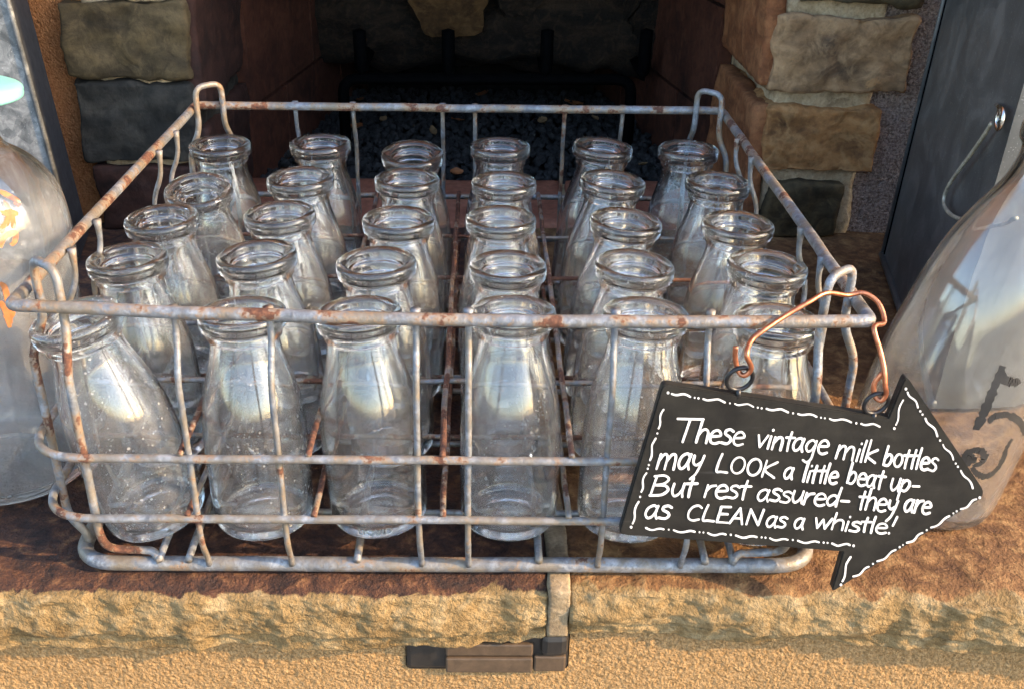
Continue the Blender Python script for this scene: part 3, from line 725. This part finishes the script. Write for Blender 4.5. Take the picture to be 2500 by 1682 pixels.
# raised lettering pressed into the heel of the tipped bottle
em = [o for o in COL.objects if o.name.startswith('milk_bottle') and 'tipped forward, row along' in o.get('label', '')][0]
tc = bpy.data.curves.new('embossing', 'FONT'); tc.body = 'LIQUID'; tc.size = .0052; tc.align_x = 'CENTER'; tc.extrude = .0002; tc.space_character = 1.15
to = bpy.data.objects.new('embossing', tc); COL.objects.link(to); bpy.context.view_layer.update()
tm = bpy.data.meshes.new_from_object(to.evaluated_get(bpy.context.evaluated_depsgraph_get())); bpy.data.objects.remove(to)
yaw_e = (em.matrix_world.to_3x3().inverted()@V((0, -1, 0))); a0 = math.atan2(yaw_e.y, yaw_e.x)
for v in tm.vertices:
    zz_ = .0066+v.co.y; R_ = .0274+.0007*min(1, zz_/.010)+v.co.z+.0001; a = a0+v.co.x/.0275
    v.co = V((R_*math.cos(a), R_*math.sin(a), zz_))
tm.materials.clear(); obj('embossed_lettering', tm, m_plain('frosted_glass', (.17, .19, .19), .35, 0, 300, .2), em)

# ------------------------------------------------------------------ large milk bottles beside the crate
def big_bottle(label, base, top, prof_o, th, mat):
    t = bpy.data.objects.new('large_milk_bottle', None); COL.objects.link(t); t.empty_display_size = .02; tag(t, label, 'bottle')
    ax = (V(top)-V(base)).normalized(); t.matrix_world = Matrix.Translation(V(base))@V((0, 0, 1)).rotation_difference(ax).to_matrix().to_4x4()
    inn = []
    for r, z in reversed(prof_o[2:]): inn.append((max(.004, r-th), z))
    prof = smooth_prof(prof_o, 4)+smooth_prof([(prof_o[-1][0]-th*.5, prof_o[-1][1]+.0012)]+[(r, max(z, .009)) for r, z in inn]+[(.01, .0085), (0, .009)], 4)
    vs, fs = lathe_geo(prof, 72); obj('glass_body', mesh('glass_body', vs, fs), mat, t)
    return t
RB, RT = V((.292, .098, 0)), V((.3315, .098, .24))
profR = [(0, .004), (.030, .0022), (.041, .0008), (.0462, .003), (.0484, .010), (.0490, .025), (.0490, .075), (.0482, .095), (.0455, .115), (.0420, .140), (.0370, .163), (.0290, .184), (.0215, .200), (.0185, .212), (.0185, .222), (.0215, .226), (.0228, .233), (.0215, .239)]
tR = big_bottle('large clear milk bottle with black lettering beside the arrow sign', RB, RT, profR, .0035, M['bigglass'])
LB, LT = V((-.283, .112, 0)), V((-.2715, .127, .245))
profL = [(0, .004), (.032, .0022), (.042, .001), (.0490, .004), (.0535, .014), (.0545, .040), (.0548, .085), (.0545, .135), (.0540, .160), (.0500, .181), (.0440, .192), (.0350, .2015), (.0245, .2085), (.0205, .216), (.0200, .226), (.0215, .229), (.0215, .236)]
tL = big_bottle('large clear milk bottle with orange print and mint cap', LB, LT, profL, .0035, M['bigglass'])
# mint cap on the orange printed bottle
capv, capf = lathe_geo(smooth_prof([(0, .2385), (.010, .2385), (.0155, .2392), (.018, .2425), (.0275, .2432), (.0355, .2415), (.0366, .2385), (.0350, .2350), (.0236, .2335), (.0222, .2240), (.0218, .2240)], 3), 48)
obj('cap', mesh('cap', capv, capf), M['mint'], tL)
def decal(name, parent, strokes, mat, prof, wdt, off=.0004, rag=0):
    """painted strokes given as photo pixels, laid on the bottle's own curved surface"""
    Mi = parent.matrix_world.inverted(); o0 = Mi@CAM; parts = []
    def R_at(z):
        for (r0, z0), (r1, z1) in zip(prof[3:], prof[4:]):
            if z0 <= z <= z1: return r0+(r1-r0)*(z-z0)/max(1e-6, z1-z0)
        return None
    for st in strokes:
        wd = st[0]*wdt; pts = catmull([V((x, y, 0)) for x, y in st[1]], 8); S3 = []
        for q in pts:
            d = (Mi.to_3x3()@ray(q.x, q.y)); hit = None; prev = None
            for s in range(500):
                p = o0+d*(.30+.001*s); R_ = R_at(p.z)
                if R_ and math.hypot(p.x, p.y) < R_+off: hit = p; break
            if hit: S3.append(hit)
        if len(S3) < 2: continue
        vs = []; fs = []
        for i, p in enumerate(S3):
            t = (S3[min(i+1, len(S3)-1)]-S3[max(i-1, 0)]).normalized(); n = V((p.x, p.y, 0)).normalized(); b = t.cross(n).normalized()
            k = wd*(.55+.45*min(1, 4*min(i+.3, len(S3)-.7-i)/len(S3)))*(1+rag*noise.noise(p*900))
            for u in (-1, 1):
                q = p+b*k*u; R_ = (R_at(q.z) or .04)+off; h = math.hypot(q.x, q.y); vs.append(V((q.x*R_/h, q.y*R_/h, q.z)))
        for i in range(len(S3)-1): fs.append((2*i, 2*i+1, 2*i+3, 2*i+2))
        parts.append((vs, fs))
    if parts:
        vs, fs = join(parts); return obj(name, mesh(name, vs, fs), mat, parent)
bpy.context.view_layer.update()
cc = lambda P, s, ox, oy: [(ox+x/s, oy+y/s) for x, y in P]
decal('black_lettering', tR, [
    (1.3, [(2448, 892), (2425, 950), (2400, 1010), (2382, 1048)]), (1.2, [(2444, 900), (2452, 925), (2470, 932), (2492, 930)]), (1.0, [(2412, 1030), (2430, 1015), (2460, 1012), (2490, 1030), (2500, 1060)]),
    (1.1, [(2350, 1112), (2368, 1100), (2392, 1098), (2402, 1110), (2398, 1125), (2375, 1138)]), (1.5, [(2352, 1108), (2362, 1122), (2372, 1118), (2362, 1105)]),
    (1.0, [(2372, 1140), (2385, 1155), (2405, 1162), (2430, 1148), (2448, 1120), (2456, 1095), (2470, 1070)])], M['blackprint'], profR, .0020, rag=.6)
o5 = lambda P: cc(P, 5.8, 0, 330)
decal('orange_print', tL, [
    (1.2, o5([(0, 800), (60, 830), (150, 880), (250, 940), (215, 1000)])), (1.4, o5([(190, 920), (240, 955), (200, 990)])), (1.0, o5([(60, 930), (120, 1040), (170, 1100)])), (1.2, o5([(0, 1050), (80, 1105), (180, 1105), (260, 1120)])),
    (1.2, o5([(120, 1110), (95, 1220), (30, 1330), (0, 1385)])), (1.1, o5([(165, 1120), (185, 1240), (190, 1330)])), (1.2, o5([(0, 1590), (50, 1460), (150, 1390), (222, 1400), (205, 1500), (150, 1560)])),
    (1.2, [(0, 690), (12, 705), (20, 745), (26, 790)]), (1.0, [(8, 770), (25, 775), (34, 760)]), (1.2, [(0, 735), (14, 760), (24, 800)])], M['orangeprint'], profL, .0013)

# ------------------------------------------------------------------ tins behind
tl = thing('galvanised_tub', 'mottled galvanised metal tub behind the orange printed bottle', 'tub', (-.5, .47, 0))
def prism(name, bot, top, mat, parent, z0, z1):
    n = len(bot); vs = [V((x, y, z0)) for x, y in bot]+[V((x, y, z1)) for x, y in top]
    fs = [(i, (i+1) % n, n+(i+1) % n, n+i) for i in range(n)]+[tuple(range(n))[::-1], tuple(range(n, 2*n))]
    o = obj(name, mesh(name, vs, fs, False), mat); keep(o, parent); return o
prism('front_panel', [(-.72, .448), (-.3505, .448), (-.3512, .4515), (-.72, .4515)], [(-.75, .448), (-.389, .448), (-.3897, .4515), (-.75, .4515)], M['tin_l'], tl, 0, .5)
prism('side_panel', [(-.3503, .4498), (-.3625, .512), (-.3665, .512), (-.3543, .4520)], [(-.3887, .4498), (-.400, .512), (-.404, .512), (-.3927, .4520)], M['tin_shaded'], tl, 0, .5)
prism('back_panel', [(-.3625, .512), (-.72, .512), (-.72, .508), (-.364, .508)], [(-.400, .512), (-.75, .512), (-.75, .508), (-.402, .508)], M['tin_shaded'], tl, 0, .5)
o = tube('rolled_seam', [V((-.3510, .4478, 0)), V((-.3895, .4478, .5))], .0022, M['tin_l']); keep(o, tl)
tr_ = thing('tin_planter', 'tall dark zinc tin with a wire drop handle by the black printed bottle', 'tin', (.47, .38, 0))
pA, pB = onZ(2152, 636, .0), onZ(2187, 743, .0); dirv = (pB-pA).normalized(); pC = pA+dirv*.28
lean = .019
def fpt(p, z): return V((p.x+lean*z/.5, p.y, z))
poly = [(pA.x, pA.y), (pC.x, pC.y), (pC.x+.22, pC.y-.02), (pA.x+.22, pA.y+.03)]
polyt = [(x+lean*1.28*(1 if k < 2 else 2.2), y) for k, (x, y) in enumerate(poly)]
prism('body', poly, polyt, M['tin_r'], tr_, .003, .64)  # unseen upper part stretched tall to shade the left pillar
nrm = V((dirv.y, -dirv.x, 0)); nrm = nrm if nrm.x < 0 else -nrm
def onface(px, py, off=.0):
    d = ray(px, py); n = V((nrm.x, nrm.y, 0)); n = (n+V((0, 0, -n.x*lean/.5))).normalized(); return CAM+d*((pA+n*off-CAM).dot(n)/d.dot(n))
o = tube('corner_seam', [fpt(pA, .004)+nrm*.0005+dirv*.0085, fpt(pA, .5)+nrm*.0005+dirv*.0085], .0009, M['iron'], None, 6); keep(o, tr_)
o = tube('corner_fold', [fpt(pA, .004)+nrm*.0006+dirv*.001, fpt(pA, .5)+nrm*.0006+dirv*.001], .0022, M['tin_r'], None, 8); keep(o, tr_)
o = tube('bottom_hem', [fpt(pA, .006)+nrm*.0006, fpt(pC, .006)+nrm*.0006], .0035, M['tin_r'], None, 8); keep(o, tr_)
ec = onface(2437, 272, .004); ring = []
o = tube('handle_eye', [onface(2433, 256, -.002), onface(2440, 262, .006), onface(2441, 285, .008), onface(2437, 300, .003)], .0016, M['steel'], None, 8); keep(o, tr_)
rc = onface(2441, 291, .006); e1 = dirv; e2 = V((0, 0, 1))
o = tube('ring', [rc+(e1*math.cos(a)+e2*math.sin(a))*.0068 for a in [2*math.pi*k/28 for k in range(28)]], .0013, M['steel'], None, 8, True); keep(o, tr_)
P = [(2421, 302), (2400, 335), (2370, 378), (2335, 425), (2312, 462), (2304, 490), (2310, 512), (2330, 530), (2365, 540), (2400, 545), (2440, 545), (2480, 535)]
o = tube('wire_handle', catmull([onface(x, y, .006) for x, y in P], 6), .0014, M['dullwire'], None, 8); keep(o, tr_)

# ------------------------------------------------------------------ arrow sign
SGY = -.0125                                   # the board hangs upright in front of the crate
def sg(x, y, dy=0): return onY(1480+x/2.331, 880+y/2.331, SGY-dy)
sign = thing('arrow_sign', 'black arrow-shaped sign with white handwriting hung on the crate corner', 'sign', sg(1100, 640))
outl = [(322, 132), (1606, 325), (1706, 80), (2166, 764), (1278, 1322), (1348, 1086), (70, 988)]
def rounded(P, rads, n=7):
    out = []; m = len(P)
    for i in range(m):
        a, b, c_ = V((*P[i-1], 0)), V((*P[i], 0)), V((*P[(i+1) % m], 0)); r = rads[i]
        s, e = b+(a-b).normalized()*r, b+(c_-b).normalized()*r
        for k in range(n+1): t = k/n; q = s*(1-t)**2+b*2*t*(1-t)+e*t*t; out.append((q.x, q.y))
    return out
ol = rounded(outl, [34, 6, 44, 62, 40, 6, 34]); TH = .0045
inset = []
for (x, y) in ol: inset.append((x, y))
n = len(ol); F0 = [sg(x, y) for x, y in ol]; cen = sum(F0, V())/n
bm = bmesh.new()
fr_ = [bm.verts.new(p+V((0, -.0002, 0))) for p in F0]; bk = [bm.verts.new(p+V((0, TH, 0))) for p in F0]
ff = bm.faces.new(fr_); bm.faces.new(bk[::-1])
for i in range(n): bm.faces.new((fr_[i], bk[i], bk[(i+1) % n], fr_[(i+1) % n]))
bmesh.ops.recalc_face_normals(bm, faces=bm.faces[:])
ed = [e for e in ff.edges]; bmesh.ops.bevel(bm, geom=ed, offset=.0006, segments=2, affect='EDGES')
bmesh.ops.triangulate(bm, faces=[f for f in bm.faces if len(f.verts) > 4])
me = bpy.data.meshes.new('board'); bm.to_mesh(me); bm.free(); o = obj('board', me, M['sign']); keep(o, sign)

# handwriting: single-stroke letters, x-height 1, drawn in the photo's sign crop and laid on the board
def arc(cx, cy, rx, ry, a0, a1, n=10): return [(cx+rx*math.cos(math.radians(a0+(a1-a0)*k/n)), cy+ry*math.sin(math.radians(a0+(a1-a0)*k/n))) for k in range(n+1)]
G = {
 'T': (1.15, [[(0, 1.55), (1.25, 1.62)], [(.62, 1.58), (.52, 0)]]),
 'h': (.62, [[(.08, 1.6), (.05, .8), (.03, 0)], [(.05, .55), (.2, .88), (.38, .95), (.5, .75), (.52, .35), (.52, 0)]]),
 'e': (.62, [[(.08, .52), (.5, .60), (.5, .82), (.34, 1.0), (.14, .88), (.05, .5), (.12, .14), (.32, .0), (.55, .12)]]),
 's': (.52, [[(.47, .88), (.30, 1.0), (.12, .9), (.12, .68), (.36, .48), (.44, .25), (.30, .03), (.02, .08)]]),
 'v': (.58, [[(.02, .95), (.22, .02)], [(.22, .02), (.52, 1.0)]]),
 'i': (.24, [[(.10, .92), (.08, .45), (.07, 0)], [(.12, 1.36), (.125, 1.40)]]),
 'n': (.62, [[(.08, .95), (.05, 0)], [(.06, .5), (.22, .88), (.4, .95), (.5, .7), (.5, 0)]]),
 't': (.46, [[(.24, 1.42), (.2, .6), (.22, .0)], [(.0, .98), (.46, 1.02)]]),
 'a': (.66, [[(.5, .82), (.34, .98), (.12, .78), (.05, .36), (.18, .03), (.36, .14), (.5, .55)], [(.53, .95), (.48, .4), (.58, .0)]]),
 'g': (.64, [[(.5, .82), (.32, .98), (.12, .78), (.06, .42), (.2, .12), (.38, .25), (.5, .6)], [(.53, .95), (.5, .2), (.46, -.4), (.28, -.68), (.06, -.55)]]),
 'm': (.95, [[(.08, .95), (.04, 0)], [(.06, .5), (.2, .88), (.34, .95), (.42, .7), (.42, 0)], [(.43, .5), (.58, .9), (.74, .95), (.82, .7), (.84, 0)]]),
 'l': (.24, [[(.12, 1.65), (.08, .8), (.08, 0)]]),
 'k': (.58, [[(.08, 1.6), (.06, .8), (.04, 0)], [(.5, .95), (.08, .45), (.52, .0)]]),
 'b': (.62, [[(.08, 1.6), (.06, .8), (.05, .05)], [(.06, .6), (.26, .92), (.46, .8), (.5, .42), (.34, .03), (.06, .06)]]),
 'o': (.62, [arc(.3, .48, .25, .48, 80, 440, 14)]),
 'y': (.6, [[(.06, .95), (.08, .5), (.24, .3), (.44, .5)], [(.52, .98), (.44, .3), (.32, -.3), (.12, -.68)]]),
 'L': (.72, [[(.14, 1.55), (.06, .8), (.06, .05), (.3, .04), (.62, .02)]]),
 'O': (.86, [arc(.40, .72, .34, .70, 80, 440, 16)]),
 'K': (.78, [[(.10, 1.5), (.05, 0)], [(.68, 1.45), (.12, .68), (.70, .0)]]),
 'u': (.6, [[(.06, .95), (.05, .4), (.18, .04), (.36, .2), (.48, .6)], [(.5, .98), (.48, .4), (.54, .0)]]),
 'p': (.62, [[(.10, .95), (.06, .2), (.02, -.68)], [(.08, .65), (.28, .96), (.48, .82), (.5, .45), (.32, .08), (.08, .16)]]),
 '-': (.55, [[(.08, .5), (.46, .52)]]),
 'B': (.86, [[(.12, 1.5), (.08, .8), (.04, .02)], [(.02, 1.48), (.42, 1.56), (.66, 1.3), (.5, .95), (.14, .82)], [(.14, .82), (.56, .80), (.74, .48), (.52, .1), (.02, .02)]]),
 'r': (.46, [[(.08, .95), (.05, 0)], [(.07, .5), (.22, .86), (.44, .95)]]),
 'd': (.64, [[(.5, .78), (.32, .96), (.12, .76), (.05, .38), (.18, .04), (.36, .16), (.5, .5)], [(.58, 1.65), (.52, .7), (.52, .0)]]),
 'C': (.80, [[(.66, 1.3), (.46, 1.5), (.2, 1.3), (.06, .78), (.12, .22), (.36, .02), (.66, .16)]]),
 'E': (.72, [[(.1, 1.46), (.06, .04)], [(.1, 1.46), (.58, 1.5)], [(.1, .8), (.5, .82)], [(.06, .04), (.62, .04)]]),
 'A': (.80, [[(.02, .0), (.38, 1.5)], [(.38, 1.5), (.66, .0)], [(.12, .5), (.56, .52)]]),
 'N': (.86, [[(.06, .0), (.10, 1.45)], [(.10, 1.45), (.66, .02)], [(.66, .02), (.76, 1.5)]]),
 'w': (.86, [[(.04, .95), (.2, .04)], [(.2, .04), (.4, .85)], [(.4, .85), (.56, .04)], [(.56, .04), (.80, 1.0)]]),
 '!': (.3, [[(.26, 1.75), (.16, .85)], [(.06, .06), (.065, .10)]]),
}
SL = .255
words = [[('These', 378, 792, 457, 482, 84), ('vintage', 852, 1268, 492, 533, 78), ('milk', 1306, 1545, 553, 583, 80), ('bottles', 1576, 1888, 594, 630, 76)],
         [('may', 286, 560, 612, 622, 92), ('LOOK', 622, 972, 632, 664, 68), ('a', 1006, 1072, 672, 676, 72), ('little', 1118, 1322, 686, 700, 70), ('beat', 1370, 1580, 694, 730, 74), ('up-', 1612, 1790, 738, 752, 74)],
         [('But', 250, 508, 768, 775, 78), ('rest', 556, 815, 774, 790, 78), ('assured-', 852, 1392, 792, 836, 72), ('they', 1428, 1660, 842, 866, 74), ('are', 1690, 1854, 858, 872, 74)],
         [('as', 212, 370, 896, 900, 84), ('CLEAN', 456, 890, 904, 936, 64), ('as', 906, 1030, 942, 950, 64), ('a', 1066, 1134, 950, 956, 66), ('whistle!', 1178, 1640, 950, 988, 62)]]
def ribbon(P, w, taper=True, jit=0):
    """flat painted stroke with round ends; P in sign-crop px, w half-width in px"""
    vs = []; fs = []; m = len(P)
    if m == 1 or (P[-1]-P[0]).length < 3 and m < 4:
        c_ = P[0]; k = 14; return [V((c_.x+w*1.15*math.cos(2*math.pi*i/k), c_.y+w*1.25*math.sin(2*math.pi*i/k), 0)) for i in range(k)], [tuple(range(k))]
    for i, p in enumerate(P):
        t = (P[min(i+1, m-1)]-P[max(i-1, 0)]); t = t.normalized() if t.length > 1e-6 else V((1, 0, 0)); nn = V((-t.y, t.x, 0))
        k = w*(1+.16*noise.noise(V((p.x*.02, p.y*.02, 1.3)))+jit*noise.noise(V((p.x*.15, p.y*.15, 7))))
        vs += [p+nn*k, p-nn*k]
    for i in range(m-1): fs.append((2*i, 2*i+1, 2*i+3, 2*i+2))
    for e, q, d in ((0, P[0], P[0]-P[1]), (m-1, P[-1], P[-1]-P[-2])):   # round caps
        d = d.normalized(); nn = V((-d.y, d.x, 0)); s0 = len(vs); kk = 6
        for i in range(kk+1): a = math.pi*i/kk-math.pi/2; vs.append(q+(d*math.cos(a)+nn*math.sin(a))*w*.98)
        fs.append(tuple(range(s0, s0+kk+1)))
    return vs, fs
def put(name, parts, lift):
    """merge ribbons; each stroke sits a hair above the previous so that no faces coincide"""
    out = []
    for k, (v_, f_) in enumerate(parts): out.append(([sg(q.x, q.y, lift+.000012*(k % 9)) for q in v_], f_))
    vs, fs = join(out); o = obj(name, mesh(name, vs, fs, False), M['white']); keep(o, sign); return o
hr = random.Random(11)
for li, line in enumerate(words):
    for (wd, x0, x1, b0, b1, xh) in line:
        parts = []
        tot = sum(G[ch][0] for ch in wd); adv = 0; xh *= .93; sc = (x1-x0-xh*SL*.8)/(tot-.08)
        for ch in wd:
            wdt, strokes = G[ch]; jx, jy, js = hr.uniform(-2, 2), hr.uniform(-3, 3), hr.uniform(.95, 1.06)
            for st in strokes:
                P = [V((gx, gy_, 0)) for gx, gy_ in st]; P = catmull(P, 6) if len(P) > 2 else [P[0].lerp(P[1], k/5) for k in range(6)]
                Q = []
                for q in P:
                    X = x0+(adv+q.x)*sc+jx; bl = b0+(b1-b0)*((adv+q.x)/tot)+jy; yy = q.y*xh*js
                    Q.append(V((X+yy*SL-.5*xh*SL*.3, bl-yy, 0)))
                parts.append(ribbon(Q, (6.9 if xh > 64 else 6.5)*hr.uniform(.86, 1.14), jit=.08))
            adv += wdt
        put('lettering', parts, .00060)
# dashed border
path = [(352, 182), (1640, 385), (1706, 160), (2126, 778), (1336, 1274), (1408, 1052), (142, 946), (346, 196)]
bparts = []; k = 0
for (ax_, ay), (bx_, by) in zip(path, path[1:]):
    a, b = V((ax_, ay, 0)), V((bx_, by, 0)); L = (b-a).length; d = (b-a)/L; nn = V((-d.y, d.x, 0)); s = 6
    bparts.append(ribbon([a], 6.5)); s = 22
    nd = max(1, round((L-30)/178)); unit = (L-30)/nd
    for q in range(nd):
        two = (k % 2 == 0); k += 1; dl = unit-(76 if two else 58)
        if dl < 30: dl = unit*.6
        st = [a+d*(s+dl*t)+nn*(6.5*math.sin(2*math.pi*t+.5)*hr.uniform(.8, 1.2)) for t in (0, .17, .34, .5, .67, .84, 1)]
        bparts.append(ribbon(catmull(st, 3), 5.2*hr.uniform(.85, 1.15)))
        if q < nd-1:
            for e in ((26, 48) if two else (29,)): bparts.append(ribbon([a+d*(s+dl+e)+nn*4], 5.2*hr.uniform(.8, 1.1)))
        s += unit
put('dashed_border', bparts, .00045)
# eye screws and rings
def ringat(px, py, rad, rr_):
    cpt = onY(px, py, SGY+.001); e1 = V((.985, .17, 0)).normalized(); e2 = V((0, -.15, 1)).normalized()
    P = [cpt+(e1*math.cos(a)+e2*math.sin(a))*rad for a in [2*math.pi*k/32 for k in range(32)]]
    o = tube('hanging_ring', P, rr_, M['black'], None, 10, True); keep(o, sign); return cpt, o
(R1, ro1), (R2, ro2) = ringat(1806, 924, .0066, .00115), ringat(2139, 984, .0062, .00105)
for cpt, rd, ro in ((R1, .0066, ro1), (R2, .0062, ro2)):
    o = tube('eye_stem', [cpt-V((0, 0, rd-.0003)), cpt-V((-.0004, 0, rd+.0022)), cpt-V((0, 0.0, rd+.0046))], .0013, M['black'], ro, 8)
# copper hanger wire over the crate's corner
cr = c[1]
def hook(cpt, rd):
    b = cpt+V((0, 0, rd)); return b
h1, h2 = R1+V((.0018, 0, .0066)), R2+V((.0016, 0, .0062))
P = [h1+V((-.0055, .0015, .0100)), h1+V((-.0050, .0012, .0040)), h1+V((-.0028, .0000, -.0028)), h1+V((0, -.0022, -.0034)), h1+V((.0022, -.0028, .0010)), onY(1823, 865, SGY-.003), onY(1836, 830, -.008), onY(1870, 803, -.0045), onY(1920, 770, .002),
     onY(1975, 738, .0065), onY(2018, 716, .012), V((.198, .019, RIMZ+.0075)), V((.2065, .0195, RIMZ+.0085)), V((.2135, .0160, RIMZ+.0045)), V((.2150, .0085, RIMZ-.002)), onY(2134, 800, -.002), onY(2150, 860, -.008), onY(2159, 905, -.0125),
     onY(2161, 940, SGY-.002), h2+V((.0012, -.0024, .0005)), h2+V((-.0004, -.0020, -.0034)), h2+V((-.0030, .0000, -.0020)), h2+V((-.0040, .0012, .0040)), h2+V((-.0012, .0014, .0100))]
o = tube('hanger_wire', catmull(P, 8), .00125, M['copper'], None, 10); keep(o, sign)
